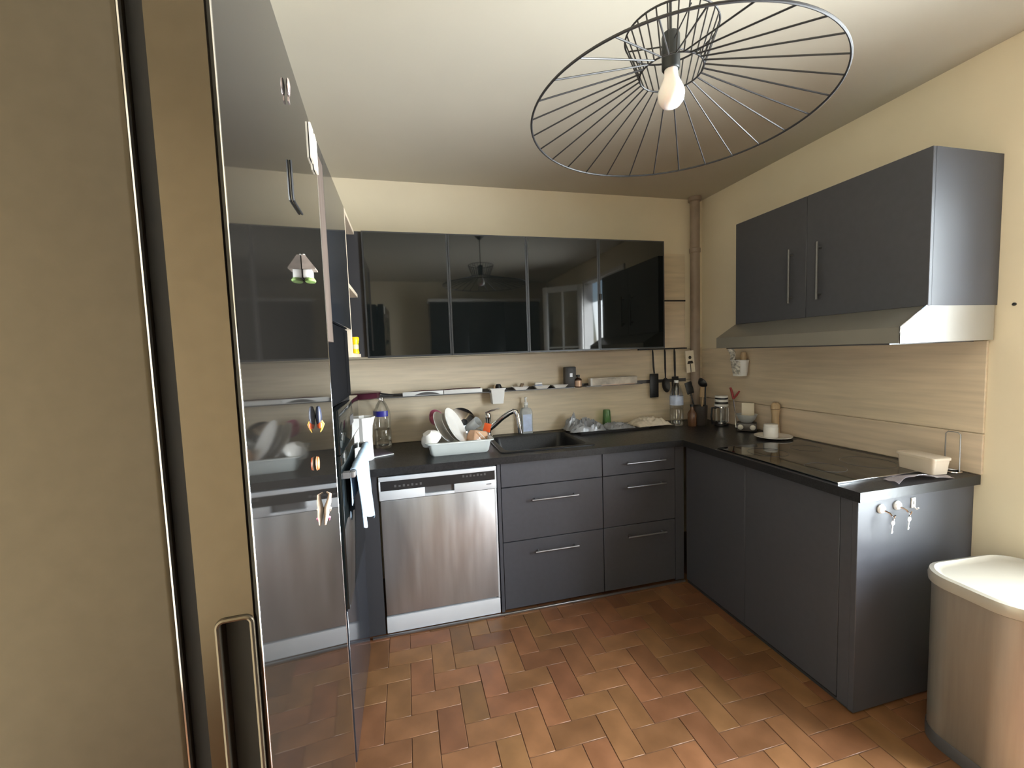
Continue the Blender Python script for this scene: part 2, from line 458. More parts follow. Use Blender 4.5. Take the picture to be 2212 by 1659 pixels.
# keys on hooks
def hook_thing(name, label, x, z, kind):
    t = thing(name, label, 'hook', (x, -1.610, z), 0, 'hooks on the dark end panel')
    F = Matrix.Rotation(math.pi / 2, 4, 'X')
    if kind == 'knob':
        G().lathe([(0, .0), (.017, .0), (.018, .004), (.014, .010), (0, .013)], 20, (0, 0, 0), F).done('suction_disc', m_white, t)
        G().tube([(.004, -.012, -.004), (.016, -.022, -.012), (.020, -.028, -.022), (.018, -.036, -.024), (.016, -.040, -.014)], .003, 8).done('hook', m_chrome, t)
        if True:
            G().ring((0, 0, 0), .007, .0012, 18, 5).done('key_ring', m_chrome, t, loc=(.017, -.034, -.030), rot=(math.pi / 2, 0, .3))
            k = G(); k.lathe([(0, 0), (.009, 0), (.009, .0025), (0, .0025)], 14, (0, 0, 0), F)
            k.box(-.002, .002, -.0025, 0, -.040, -.006).box(.002, .005, -.0025, 0, -.038, -.030)
            k.done('key', m_silver, t, loc=(.014, -.033, -.044), rot=(0, .15, 0))
    else:
        g = G()
        g.box(-.010, .010, -.004, 0, .004, .018, bev=.001).box(-.010, -.004, -.004, 0, -.010, .004).box(.004, .010, -.004, 0, -.010, .004).box(-.010, .010, -.004, 0, -.022, -.010, bev=.001)
        g.tube([(0, -.004, -.016), (0, -.014, -.024), (0, -.020, -.016)], .003, 8)
        g.done('plate', m_white, t)
hook_thing('key_hook', 'round white hook with a hanging key, nearest the cabinet corner', 1.858, .797, 'knob')
hook_thing('key_hook', 'round white hook with a key, middle of the three hooks', 1.939, .801, 'knob')
hook_thing('key_hook', 'flat white slotted hook, rightmost of the three, nearest the wall', 2.022, .803, 'flat')

# ------------------------------------------------------------------ worktop, sink, hob
ZT = .88
SX0, SX1, SY0, SY1 = .665, 1.185, -.535, -.10
g = G()
g.box(-.71, SX0, -.63, -.013, .8425, ZT).box(SX1, 1.725, -.63, -.013, .8425, ZT).box(SX0, SX1, -.63, SY0, .8425, ZT).box(SX0, SX1, SY1, -.013, .8425, ZT)
g.box(1.725, XR - .013, -1.635, -.013, .8425, ZT)
bmesh.ops.remove_doubles(g.bm, verts=g.bm.verts[:], dist=1e-5)
tag(g.done('worktop', m_top), 'black L-shaped worktop running along back and right walls', 'worktop')
t = thing('sink', 'black composite sink set into the worktop behind the dish tub', 'sink', (.925, -.3175, ZT))
hx, hy = (SX1 - SX0) / 2, (SY1 - SY0) / 2
g = G()
def rr(hx, hy, r, n=5):
    P = []
    for cx, cy, a0 in ((hx - r, hy - r, 0), (-hx + r, hy - r, 90), (-hx + r, -hy + r, 180), (hx - r, -hy + r, 270)):
        for k in range(n + 1):
            a = math.radians(a0 + 90 * k / n); P.append((cx + r * math.cos(a), cy + r * math.sin(a)))
    return P
def loft(g, loops, cap=True):
    R = [[g.bm.verts.new((x, y, z)) for x, y in P] for P, z in loops]
    n = len(R[0])
    for A, B_ in zip(R, R[1:]):
        for i in range(n): g.bm.faces.new([A[i], A[(i + 1) % n], B_[(i + 1) % n], B_[i]])
    if cap: g.bm.faces.new(R[-1])
    return R
loft(g, [(rr(hx + .022, hy + .022, .03), .0005), (rr(hx + .022, hy + .022, .03), .005), (rr(hx + .016, hy + .016, .03), .007), (rr(hx - .012, hy - .012, .05), .005), (rr(hx - .02, hy - .02, .05), -.01), (rr(hx - .04, hy - .04, .06), -.17), (rr(hx - .06, hy - .06, .05), -.18)])
g.done('basin', m_top, t)
G().lathe([(0, -.176), (.03, -.176), (.036, -.179)], 20, (.05, .02, 0)).done('drain', m_chrome, t)

t = thing('mixer_tap', 'chrome kitchen mixer tap with angled pull-out spout over the sink', 'tap', (.662, -.10, ZT + .007))
G().lathe([(.027, 0), (.027, .008), (.021, .014), (.019, .03), (.019, .118), (.021, .122), (.021, .148), (.016, .158), (0, .160)], 24).done('body', m_chrome, t)
G().tube([(0, 0, .05), (.03, -.02, .075), (.08, -.06, .128), (.125, -.095, .165), (.146, -.112, .176)], [.017, .0165, .016, .016, .016], 14).done('spout', m_chrome, t)
G().tube([(.140, -.107, .178), (.158, -.118, .172), (.166, -.122, .150), (.176, -.124, .08), (.182, -.124, .035)], [.013, .016, .016, .015, .0165], 14).done('spray_head', m_chrome, t)
G().tube([(0, 0, .150), (-.012, -.004, .160), (.012, -.014, .172), (.072, -.03, .188)], [.007, .008, .006, .005], 10).done('lever', m_chrome, t)

t = thing('induction_hob', 'flush black glass hob with bright metal edge on the right worktop', 'hob', (0, 0, ZT))
BX(1.750, 2.285, -1.530, -.885, .0005, .006, bev=.002, seg=1).done('glass', m_glassblk, t)
BX(1.750, 2.285, -1.5335, -1.5302, .0005, .007, bev=.0008, seg=1).done('edge_trim', m_chrome, t)
for cx, cy, r in ((1.90, -1.06, .09), (1.90, -1.36, .075), (2.14, -1.06, .07), (2.14, -1.36, .10)):
    G().ring((cx, cy, .0062), r, .0008, 40, 4).done('cooking_zone', m_greyalu, t)

# ------------------------------------------------------------------ wall cabinets with black glass doors
UZ0, UZ1, UY = 1.426, 2.102, -.36
xs = [-.035, .422, .879, 1.336, 1.793]
desc = ['black glass wall cabinet at the left end, next to the oak open shelf', 'black glass wall cabinet above the dish tub, second from the left', 'black glass wall cabinet mirroring the white balcony door, third from the left', 'black glass wall cabinet at the right end, beside the oak panelling']
for k in range(4):
    x0, x1 = xs[k], xs[k + 1]
    t = thing('wall_cabinet', desc[k], 'cabinet', (x0, 0, UZ0), 0, 'black glass wall cabinets on the back wall')
    wd = x1 - x0
    BX(.0005, wd - .0005, UY + .022, -.013, 0, UZ1 - UZ0).done('body', m_carc, t)
    g = G(); h = UZ1 - UZ0
    g.box(.001, .011, UY + .001, UY + .0215, 0, h).box(wd - .011, wd - .001, UY + .001, UY + .0215, 0, h)
    g.box(.011, wd - .011, UY + .001, UY + .0215, 0, .010).box(.011, wd - .011, UY + .001, UY + .0215, h - .008, h)
    d = g.done('door', m_seam, t)
    BX(.0105, wd - .0105, UY, UY + .014, .0095, h - .0075).done('glass', m_glassblk, d)
    if k == 3:
        BX(.002, .016, UY - .006, UY, .305, .345, bev=.002).done('catch', m_blk, d)

# ------------------------------------------------------------------ hood and its cabinet
HY0, HY1 = -1.653, -.737
t = thing('hood_cabinet', 'tall dark two-door wall cabinet above the cooker hood', 'cabinet')
BX(2.014, XR - .001, HY0 + .002, HY1, 1.545, 2.101).done('body', m_cab, t)
BX(2.010, XR - .001, HY0, HY0 + .002, 1.545, 2.101).done('side_panel', m_cab, t)
ym = -1.172
for (y0, y1, hyy) in ((HY0, ym - .001, -1.244), (ym + .001, HY1, -1.100)):
    d = BX(1.995, 2.013, y0, y1, 1.545, 2.101, bev=.0015, seg=1).done('door', m_cab, t)
    g = G().tube([(1.970, hyy, 1.62), (1.970, hyy, 1.875)], .006, 10)
    for z in (1.645, 1.85): g.tube([(1.970, hyy, z), (1.996, hyy, z)], .0045, 8)
    g.done('handle', m_greyalu, d)
t = thing('cooker_hood', 'grey sloping cooker hood with bright steel end, below the hood cabinet', 'hood')
prof = [(1.867, 1.414), (1.867, 1.470), (1.992, 1.5445), (XR - .014, 1.5445), (XR - .014, 1.414)]
Mx = Matrix(((1, 0, 0, 0), (0, 0, 1, 0), (0, 1, 0, 0), (0, 0, 0, 1)))
G().prism(prof, HY0 + .004, HY1, Mx).done('canopy', m_hood, t)
G().prism([(1.866, 1.413), (1.866, 1.4705), (1.9915, 1.5448), (XR - .014, 1.5448), (XR - .014, 1.413)], HY0, HY0 + .0035, Mx).done('end_plate', m_hoodend, t)
G().tube([(1.8645, HY0 + .001, 1.412), (1.8645, HY0 + .001, 1.471), (1.991, HY0 + .001, 1.546)], .0025, 6).done('edge_trim', m_chrome, t)
BX(1.89, 2.33, HY0 + .05, HY1 - .05, 1.408, 1.4135).done('filter', m_greyalu, t)

# ------------------------------------------------------------------ fridge
fr = thing('fridge', 'tall silver-sided fridge with mirror-black glass door, close to the camera', 'fridge', (.027, -2.38, 0), math.radians(2.577))
BX(-.64, -.0613, .0, .60, .02, 1.885, bev=.004).done('body', m_fridge, fr)
BX(-.0604, -.0455, .010, .59, .09, 1.87).done('gasket', m_rubber, fr)
RZ0, RZ1 = .72, 1.205
g = G()
g.box(-.045, -.0045, 0, .598, RZ1, 1.888).box(-.045, -.0045, 0, .598, .07, RZ0)
g.box(-.045, -.0300, 0, .598, RZ0, RZ1).box(-.0080, -.0045, 0, .598, RZ0, RZ1).box(-.0300, -.0080, .026, .598, RZ0, RZ1)
bmesh.ops.remove_doubles(g.bm, verts=g.bm.verts[:], dist=1e-5)
fd = g.done('door', m_fdoor, fr)
BX(-.0043, 0, .003, .595, .072, 1.886).done('glass_front', m_gloss, fd)
BX(-.0006, .0005, -.0006, .0028, .07, 1.888, bev=.0008, seg=1).done('edge_trim', m_chrome, fd)
BX(-.0011, .0006, .5952, .5992, .07, 1.888, bev=.0008, seg=1).done('edge_trim', m_chrome, fd)
BX(-.0612, -.0600, -.0006, .004, .03, 1.885).done('edge_trim', m_chrome, fr)
# recessed grip: rounded rim with a dark pocket
pts = []
for (cx, cz, a0) in ((-.0115, RZ1 - .0045, 0), (-.0265, RZ1 - .0045, 90), (-.0265, RZ0 + .0045, 180), (-.0115, RZ0 + .0045, 270)):
    for k in range(5):
        a = math.radians(a0 + 90 * k / 4); pts.append((cx + .0055 * math.cos(a), -.0005, cz + .0055 * math.sin(a)))
gr = G().tube(pts, .0022, 8, True).done('grip_rim', m_fdoor, fd)
BX(-.0298, -.0082, .012, .0258, RZ0, RZ1).done('grip_pocket', m_rubber, fd)
for x, y in ((-.6, .05), (-.6, .55), (-.1, .05), (-.1, .55)):
    G().lathe([(0, 0), (.02, 0), (.018, .02), (0, .02)], 12, (x, y, 0)).done('foot', m_blk, fr)

FM = Matrix.Translation((.027, -2.38, 0)) @ Matrix.Rotation(math.radians(2.577), 4, 'Z')
def magnet(name, label, s, z, k=.72):
    p = FM @ Vector((.0004, s, z))
    o = thing(name, label, 'magnet', p, math.radians(2.577), 'fridge magnets')
    o.scale = (k, k, k)
    return o
t = magnet('house_magnet', 'little white house figurine magnet with green base on the fridge door', .345, 1.548)
m_rooft = M('grey_brown_roof', (0.25, 0.2, 0.17), .7, var=.2, scale=60)
m_grass = M('green_base', (0.22, 0.36, 0.10), .7, var=.3, scale=90)
BX(.0006, .018, -.016, .016, .008, .026, bev=.001).done('walls', m_porc, t)
G().prism([(.0006, .0262), (.0265, .0262), (.0265, .029), (.0075, .056), (.0006, .056)], -.020, .020, Matrix(((1, 0, 0, 0), (0, 0, 1, 0), (0, 1, 0, 0), (0, 0, 0, 1)))).done('roof', m_rooft, t)
BX(.001, .005, -.004, .004, .0562, .061).done('chimney', m_porc, t)
G().lathe([(0, 0), (.017, .001), (.019, .004), (.015, .008), (0, .008)], 16, (.0125, 0, 0), None, .6, 1.25).done('base', m_grass, t)
BX(.0181, .0188, -.004, .003, .008, .018).done('front_door', m_rooft, t)
t = magnet('bird_magnet', 'blue-black bird figurine magnet with orange beak on the fridge door', .365, 1.308)
m_bird = M('bird_blue_black', (0.03, 0.035, 0.06), .35, var=.5, scale=60)
m_yel = M('beak_yellow', (0.75, 0.45, 0.06), .5, var=.1)
G().lathe([(0, .056), (.006, .054), (.010, .045), (.012, .030), (.009, .014), (.004, .006), (0, .005)], 16, (.0065, 0, 0), None, .6, 1).done('body', m_bird, t)
G().lathe([(0, .022), (.005, .019), (.007, .013), (.005, .006), (0, .004)], 12, (.0085, -.004, -.002)).done('head', m_red, t)
G().tube([(.010, 0, .020), (.014, .003, .012), (.011, .002, .002), (.008, -.002, -.006)], [.004, .004, .003, .001], 8).done('beak', m_yel, t)
t = magnet('oval_magnet', 'small oval brown and red souvenir magnet on the fridge door', .335, 1.2575)
m_ob = M('oval_brown', (0.35, 0.2, 0.10), .5, var=.5, scale=90)
G().lathe([(0, 0), (.015, .0), (.016, .002), (.012, .006), (0, .007)], 20, (.0006, 0, 0), Matrix.Rotation(math.pi / 2, 4, 'Y')).done('disc', m_ob, t)
G().ring((0, 0, 0), .0135, .0014, 24, 6).done('rim', m_red, t, loc=(.005, 0, 0), rot=(0, math.pi / 2, 0))
t = magnet('lizard_magnet', 'curled pink and cream lizard figurine magnet low on the fridge door', .385, 1.165)
m_liz = M('lizard_cream', (0.70, 0.50, 0.36), .5, var=.3, scale=50)
G().tube([(.004, .035, .030), (.012, .028, .026), (.010, .016, .012), (.006, .004, 0), (.006, -.012, -.014), (.005, -.028, -.03)], [.002, .004, .006, .007, .006, .002], 10).done('body', m_liz, t)
G().tube([(.006, .006, .002), (.014, .012, -.004), (.012, .014, -.012)], [.003, .003, .0015], 8).done('leg', m_liz, t)
G().tube([(.006, -.012, -.014), (.013, -.008, -.020), (.011, -.004, -.028)], [.003, .003, .0015], 8).done('leg', m_pink, t)
t = thing('hex_key', 'black bent hex key sticking to the upper fridge door', 'tool', FM @ Vector((.0022, .287, 1.656)), math.radians(2.577))
G().tube([(0, 0, .055), (0, 0, .006), (0, .003, .001), (.0, .010, .0), (0, .070, .002)], .0018, 6).done('shaft', m_blk, t)
t = magnet('fish_magnet', 'small shiny silver fish magnet near the top of the fridge door', .30, 1.817)
m_fish = M('shiny_foil', (0.75, 0.62, 0.60), .2, metal=.8, var=.3, scale=120)
G().lathe([(0, .022), (.006, .016), (.008, .004), (.005, -.012), (0, -.018)], 14, (.0045, 0, 0), None, .5, 1).done('body', m_fish, t)
G().prism([(-.007, -.028), (.007, -.028), (.002, -.016), (-.002, -.016)], .002, .005, Matrix(((0, 0, 1, 0), (1, 0, 0, 0), (0, 1, 0, 0), (0, 0, 0, 1)))).done('tail', m_fish, t)
t = magnet('card_magnet', 'cream notched card stuck at the top far corner of the fridge door', .545, 1.832, 1.0)
G().prism([(-.04, -.022), (-.012, -.022), (-.006, -.014), (.006, -.026), (.040, -.022), (.040, .045), (.012, .048), (.004, .030), (-.006, .046), (-.04, .044)], .0006, .004, Matrix(((0, 0, 1, 0), (1, 0, 0, 0), (0, 1, 0, 0), (0, 0, 0, 1)))).done('card', m_paper, t)

# ------------------------------------------------------------------ tall oven column on the left wall
CX = -.07
t = thing('oven_column', 'tall dark built-in column cabinet between fridge and open shelf', 'cabinet')
BX(-.70, CX - .026, -1.31, -.722, .02, 2.10).done('body', m_carc, t)
BX(CX - .0255, CX, -1.238, -.724, 1.556, 2.10, bev=.001, seg=1).done('upper_door', m_colgloss, t)
BX(CX - .0255, CX, -1.308, -.724, .03, .575, bev=.001, seg=1).done('lower_door', m_colgloss, t)
BX(CX - .03, CX, -1.40, -1.2405, 2.062, 2.10).done('top_rail', m_colgloss, t)
BX(CX - .02, CX, -1.40, -1.2405, 1.482, 2.061, bev=.001, seg=1).done('oak_filler', m_shadeoak, t)
BX(CX - .10, CX - .03, -1.40, -1.3105, .02, 1.481).done('dark_filler', m_blk, t)
t = thing('microwave', 'black glass built-in microwave high in the oven column', 'microwave')
BX(CX - .0255, CX - .018, -1.306, -.726, 1.262, 1.553, bev=.002).done('door', m_mattblk, t)
BX(CX - .0178, CX - .0165, -.835, -.735, 1.28, 1.54).done('control_strip', m_mattblk, t)
t = thing('oven', 'black glass built-in oven with steel bar handle in the column', 'oven')
BX(CX - .0255, CX + .008, -1.306, -.726, .58, 1.105, bev=.003).done('door', m_glassblk, t)
cpn = BX(CX - .0255, CX + .010, -1.306, -.726, 1.109, 1.258, bev=.003).done('control_panel', m_glassblk, t)
BX(CX + .0102, CX + .0108, -1.03, -.93, 1.165, 1.20).done('display', m_greyalu, cpn)
g = G().box(-.040, -.022, -1.285, -.748, 1.024, 1.044, bev=.004)
g.box(-.0615, -.040, -1.285, -1.26, 1.024, 1.044).box(-.0615, -.040, -.773, -.748, 1.024, 1.044)
g.done('handle', m_steel, t)

# pale blue towel over the oven handle
def towel(u, v):
    # v runs over the bar from the front hem to the rear hem, u along the bar
    y = -1.25 + u * .46 + .010 * math.sin(v * 9)
    Lf = .20 + .10 * u + .022 * math.cos(u * 9) + .008 * math.sin(u * 27)
    Lb = .13
    s_ = v * (Lf + Lb + .03)
    fl = .016 * math.sin(u * 10 + 1) + .006 * math.sin(u * 23)
    if s_ < Lf:
        z = 1.046 - (Lf - s_); k = (Lf - s_) / Lf
        x = -.0185 + (fl + .012 - .018 * (1 - u)) * k
        y += k * .06 * (.5 - u)
    elif s_ < Lf + .03:
        a = (s_ - Lf) / .03
        z = 1.046 + .004 * math.sin(a * math.pi); x = -.0185 - .025 * a
    else:
        k = (s_ - Lf - .03) / Lb
        z = 1.046 - Lb * k; x = -.0435 - .003 * math.sin(u * 8) * k
    return (x, y, z)
t = thing('towel', 'pale blue cotton tea towel draped over the oven handle', 'towel')
G().sheet(towel, 36, 40, .0025).done('cloth', m_towel, t, ang=80)

# oak open shelf between column and wall cabinets
t = thing('open_shelf', 'open oak shelf unit in the corner between oven column and wall cabinets', 'shelf')
BX(-.70, CX, -.7205, -.702, 1.432, 2.102, bev=.001, seg=1).done('side_panel', m_oak_z, t)
for z in (1.432, 1.752, 2.084):
    BX(-.70, CX, -.7015, -.345, z, z + .018, bev=.001, seg=1).done('shelf_board', m_oak_y, t)
BX(-.70, -.69, -.7015, -.345, 1.4505, 2.0835).done('back_panel', m_maroon, t)
BX(-.69, -.036, -.344, -.330, 1.432, 2.102).done('end_panel', m_carc, t)
t = thing('yellow_jar', 'bright yellow plastic jar on the lowest oak open shelf', 'jar', (-.088, -.45, 1.4505))
G().lathe([(0, 0), (.019, 0), (.021, .004), (.020, .012), (.018, .02), (.018, .05), (.021, .058), (.021, .066)], 24).done('body', m_yellow, t)
G().lathe([(.0225, .0665), (.0225, .082), (.020, .086), (0, .087)], 24).done('lid', m_yellow, t)
G().lathe([(.0186, .024), (.0186, .047)], 24).done('label', M('cream_label', (.85, .72, .35), .5), t)

# ------------------------------------------------------------------ things on the worktop, left
t = thing('paper_jug', 'tall white flared jug standing behind the oven handle', 'jug', (-.075, -.40, ZT + .0003))
G().lathe([(0, 0), (.046, 0), (.047, .004), (.044, .06), (.043, .12), (.047, .18), (.060, .225), (.064, .232), (.061, .233), (.056, .224), (.043, .18), (.039, .12), (.040, .06), (.041, .008), (0, .007)], 8).done('body', m_white, t, ang=25)
t = thing('tablet', 'dark slim tablet with white edge lying on the left worktop', 'tablet', (-.03, -.275, ZT + .0002), math.radians(25))
BX(-.07, .07, -.095, .095, 0, .005, bev=.002).done('case', m_white, t)
BX(-.066, .066, -.091, .091, .0052, .009, bev=.001).done('cover', m_purple, t)

def pet_bottle(name, label, loc, r, h, lab, labz, cap, m_lab):
    t = thing(name, label, 'bottle', loc, 0, 'plastic water bottles')
    p = [(0, .006), (r * .6, 0), (r * .9, .002), (r, .012), (r, h * .12), (r * .96, h * .13), (r, h * .15), (r, h * .36), (r * .95, h * .375), (r, h * .39), (r, h * .66), (r * .93, h * .74), (r * .65, h * .86), (r * .33, h * .94), (r * .3, h * .945), (r * .3, h)]
    G().lathe(p, 28).done('bottle', m_clear, t)
    G().lathe([(r * .36, h * .955), (r * .37, h * 1.005), (r * .33, h * 1.01), (0, h * 1.01)], 18).done('cap', cap, t)
    G().sheet(lambda u, v: (r * 1.012 * math.cos(3.0 + u * lab), r * 1.012 * math.sin(3.0 + u * lab), h * (labz[0] + v * (labz[1] - labz[0]))), 20, 2, .0004).done('label', m_lab, t)
pet_bottle('water_bottle', 'big clear water bottle with dark blue label under the maroon pan', (.008, -.12, ZT + .0003), .050, .305, 2.5, (.64, .75), m_clear, m_bluelab)
pet_bottle('water_bottle', 'clear water bottle with pale blue label near the pipe corner', (1.995, -.19, ZT + .0003), .045, .315, 6.2, (.46, .66), m_silver, m_palelab)

# dish tub and crockery
t = thing('dish_tub', 'pale grey plastic dish-drying tub full of crockery beside the sink', 'tub', (.43, -.325, ZT + .0003))
g = G()
R1 = [(rr(.155, .15, .02), 0), (rr(.162, .158, .02), .012), (rr(.172, .172, .02), .068), (rr(.188, .186, .025), .070), (rr(.188, .186, .025), .076), (rr(.168, .168, .02), .076), (rr(.158, .155, .02), .014), (rr(.150, .146, .02), .008)]
loft(g, R1)
g.bm.faces.new([v for v in g.bm.verts[:24]][::-1]) if False else None
g.done('tub', m_tub, t)
G().lathe([(0, 0), (.03, 0), (.03, .002)], 8, (0, 0, .0)).done('base', m_tub, t)
def plate_prof(r, d=.018, th=.004):
    return [(0, 0), (r * .55, 0), (r * .6, .002), (r * .95, d - .002), (r, d), (r, d + .003), (r * .95, d + .002), (r * .6, .002 + th), (r * .52, th), (0, th)]
def tilt(loc, axis, ang):
    q = Quaternion(Vector(axis).normalized(), math.radians(ang))
    return q.to_euler()
def dish(name, label, cat, loc, ndir, prof, mat, grp=None, n=40, parts=None):
    o = thing(name, label, cat, loc, 0, grp)
    o.rotation_mode = 'QUATERNION'
    o.rotation_quaternion = Vector((0, 0, 1)).rotation_difference(Vector(ndir).normalized())
    G().lathe(prof, n).done('dish', mat, o)
    if parts: parts(o)
    return o
pg = 'plates in the dish tub'
dish('plate', 'white dinner plate leaning frontmost in the dish tub, facing right', 'plate', (.408, -.36, 1.018), (.80, -.36, .46), plate_prof(.110), m_porc, pg)
dish('plate', 'thin white plate tucked behind the frontmost plate in the dish tub', 'plate', (.382, -.338, 1.004), (.80, -.30, .50), plate_prof(.095), m_porc, pg)
dish('plate', 'white plate second from the left in the dish tub, behind the others', 'plate', (.342, -.325, 1.006), (.80, -.36, .48), plate_prof(.100), m_porc, pg)
dish('bowl', 'white bowl lying on its side at the left of the dish tub', 'bowl', (.276, -.432, .972), (.45, .30, -.80), [(0, -.042), (.024, -.042), (.027, -.038), (.044, -.026), (.057, -.006), (.060, .01), (.058, .01), (.054, -.004), (.04, -.022), (0, -.034)], m_porc)
def lidparts(o):
    G().lathe([(0, .016), (.012, .016), (.013, .028), (.020, .034), (.020, .042), (0, .046)], 18).done('knob', m_blk, o)
dish('pan_lid', 'shiny steel pan lid with black knob behind the plates', 'lid', (.480, -.192, 1.005), (.25, -.90, .30), [(0, .016), (.05, .012), (.09, .002), (.098, 0), (.100, -.004), (.097, -.004), (.05, .008), (0, .012)], m_chrome, parts=lidparts)
dish('pink_bowl', 'pink plastic bowl peeking out behind the plates', 'bowl', (.322, -.222, 1.050), (.5, -.6, .45), [(0, -.03), (.03, -.027), (.05, 0), (.055, .012), (.052, .012), (.047, 0), (.028, -.024), (0, -.027)], m_pink)
dish('tumbler', 'clear drinking glass tipped over in the dish tub', 'glass', (.535, -.262, .998), (.62, -.55, .55), [(0, -.045), (.024, -.045), (.026, -.04), (.032, .05), (.030, .05), (.024, -.036), (0, -.038)], m_jug)
t = thing('orange_box', 'translucent orange plastic food box upside down in the dish tub', 'box', (.538, -.372, .902))
g = G(); loft(g, [(rr(.050, .055, .012), 0), (rr(.048, .050, .012), .05), (rr(.042, .042, .012), .078), (rr(.038, .036, .010), .082)])
g.done('box', m_orange, t, rot=(math.radians(-8), math.radians(14), .25))
G().tube([(.062, -.04, .015), (.035, -.055, .052), (.005, -.05, .085)], .0022, 6).done('rim_highlight', m_porc, t)
t = thing('orange_scraper', 'orange-red plastic scraper standing at the back of the dish tub', 'scraper', (.610, -.235, .90))
g = G().box(-.022, .022, -.005, .005, .05, .105, bev=.003); g.done('blade', m_red, t, rot=(0, .25, -.3))
G().tube([(0, 0, 0), (.008, 0, .052)], .006, 8).done('stem', m_red, t)

t = thing('soap_dispenser', 'clear square soap dispenser with pump behind the sink', 'dispenser', (.932, -.055, ZT + .0003))
g = G(); loft(g, [(rr(.036, .026, .008), 0), (rr(.038, .028, .008), .004), (rr(.038, .028, .008), .150), (rr(.030, .022, .012), .172), (rr(.012, .012, .0118), .180), (rr(.012, .012, .0118), .195)])
g.done('bottle', m_jug, t)
BX(-.030, .030, -.0288, -.0282, .02, .135).done('label', m_palelab, t)
G().lathe([(.014, .1955), (.014, .212), (.006, .214), (.005, .238), (.010, .240), (.010, .247), (0, .248)], 16).done('pump', m_white, t)
G().tube([(0, 0, .243), (-.010, -.022, .243), (-.014, -.030, .238)], .0045, 8).done('nozzle', m_white, t)

# drying tray with bags, glass and cloth
t = thing('drying_tray', 'flat grey tray with bright edge right of the sink', 'tray', (1.50, -.128, ZT + .0003), math.radians(1))
g = G(); loft(g, [(rr(.258, .105, .02), 0), (rr(.265, .112, .02), .014), (rr(.268, .115, .02), .015), (rr(.262, .109, .02), .014), (rr(.255, .102, .02), .004)])
g.done('tray', m_alu, t)
from mathutils import noise as NZ
def crumple(cx, cy, cz, sx, sy, h, seed, sharp=1.0, fq=1.0, pw=.5):
    o = Vector((seed * 3.7, seed * 1.3, 0))
    def f(u, v):
        a, b = u * 2 - 1, v * 2 - 1
        dome = max(0, 1 - abs(a) ** 2.2) * max(0, 1 - abs(b) ** 2.2)
        p = Vector((a * sx, b * sy, 0)) * 22 * fq + o
        n = 1 - abs(NZ.noise(p)) * 2.2
        n2 = 1 - abs(NZ.noise(p * 2.3)) * 2.0
        lump = NZ.noise(p * .35) * .5 + .5
        e = 1 + .22 * NZ.noise(Vector((a * 2 + seed, b * 2, 3)))
        x = cx + a * sx * e + .012 * NZ.noise(p * 1.7 + Vector((9, 0, 0))) * dome
        y = cy + b * sy * (1 + .18 * NZ.noise(Vector((a * 2.5, b * 2, seed)))) + .012 * NZ.noise(p * 1.7) * dome
        return (x, y, cz + .003 + h * (dome ** pw) * max(.04, .30 * lump + sharp * (.34 * n + .22 * n2)))
    return f
t = thing('plastic_bag', 'crumpled grey plastic bag heaped at the left of the drying tray', 'bag')
G().sheet(crumple(1.315, -.145, ZT + .014, .120, .095, .115, 3), 44, 36, .001).done('bag', m_bag, t, ang=25)
G().sheet(crumple(1.242, -.105, ZT + .016, .062, .055, .215, 5, .75, .8, 1.5), 26, 24, .001).done('gathered_top', m_bag, t, ang=25)
t = thing('plastic_bag', 'thin clear plastic bag lying flat across the middle of the drying tray', 'bag')
G().sheet(crumple(1.545, -.15, ZT + .014, .100, .085, .050, 8), 40, 32, .001).done('bag', m_bag, t, ang=25)
t = thing('green_glass', 'green drinking glass upside down on the drying tray', 'glass', (1.515, -.075, ZT + .016))
G().lathe([(.030, 0), (.031, .002), (.025, .10), (.022, .112), (0, .113)], 22).done('glass', m_green, t)
t = thing('dish_cloth', 'crumpled beige dish cloth at the right end of the drying tray', 'cloth')
G().sheet(crumple(1.80, -.150, ZT + .014, .125, .085, .095, 21, .9, .6), 44, 32, .003).done('cloth', m_cloth, t, ang=60)

# ------------------------------------------------------------------ rail on the back wall and what it carries
t = thing('wall_rail', 'long dark metal rail with ledge along the oak back wall', 'rail', (0, 0, 1.186))
BX(-.66, 2.20, -.016, -.0122, -.014, .010).done('profile', m_greyalu, t)
BX(-.66, 1.27, -.090, -.0162, -.010, -.005).done('ledge', m_greyalu, t)
BX(1.36, 1.79, -.090, -.0162, -.010, -.005).done('ledge', m_greyalu, t)
t = thing('utensil_rail', 'short dark rail under the oak panelling by the pipe', 'rail', (0, 0, 1.421))
BX(1.80, 2.20, -.030, -.0122, -.006, .003).done('profile', m_blk, t)
zl = 1.1812
t = thing('maroon_pan', 'shallow maroon frying pan resting on the rail ledge at the left', 'pan', (-.09, -.085, zl))
G().lathe([(0, 0), (.075, 0), (.088, .006), (.096, .034), (.098, .036), (.096, .037), (.086, .010), (.074, .004), (0, .004)], 40, (0, -.02, 0)).done('pan', m_maroon, t)
G().lathe([(.099, .0365), (.102, .038), (.099, .040), (.05, .046), (.012, .048), (0, .048)], 40, (0, -.02, 0)).done('lid', m_maroon, t)
G().tube([(.095, -.03, .030), (.13, -.02, .022), (.20, .005, .012)], [.007, .008, .006], 8, flat=.6).done('handle', m_blk, t)
t = thing('white_tray', 'long white plastic knife tray leaning on the rail ledge', 'tray', (.385, -.062, zl))
g = G()
g.box(-.25, .0, -.018, .012, 0, .004).box(-.25, .0, -.020, -.017, .0, .026, bev=.001).box(.004, .25, -.020, -.017, .0, .026, bev=.001).box(.004, .25, -.018, .012, 0, .004)
g.done('tray', m_white, t)
G().tube([(-.24, -.010, .022), (-.12, -.010, .030), (.0, -.010, .027), (.12, -.010, .032), (.24, -.010, .028)], .003, 8).done('knife', m_maroon, t)
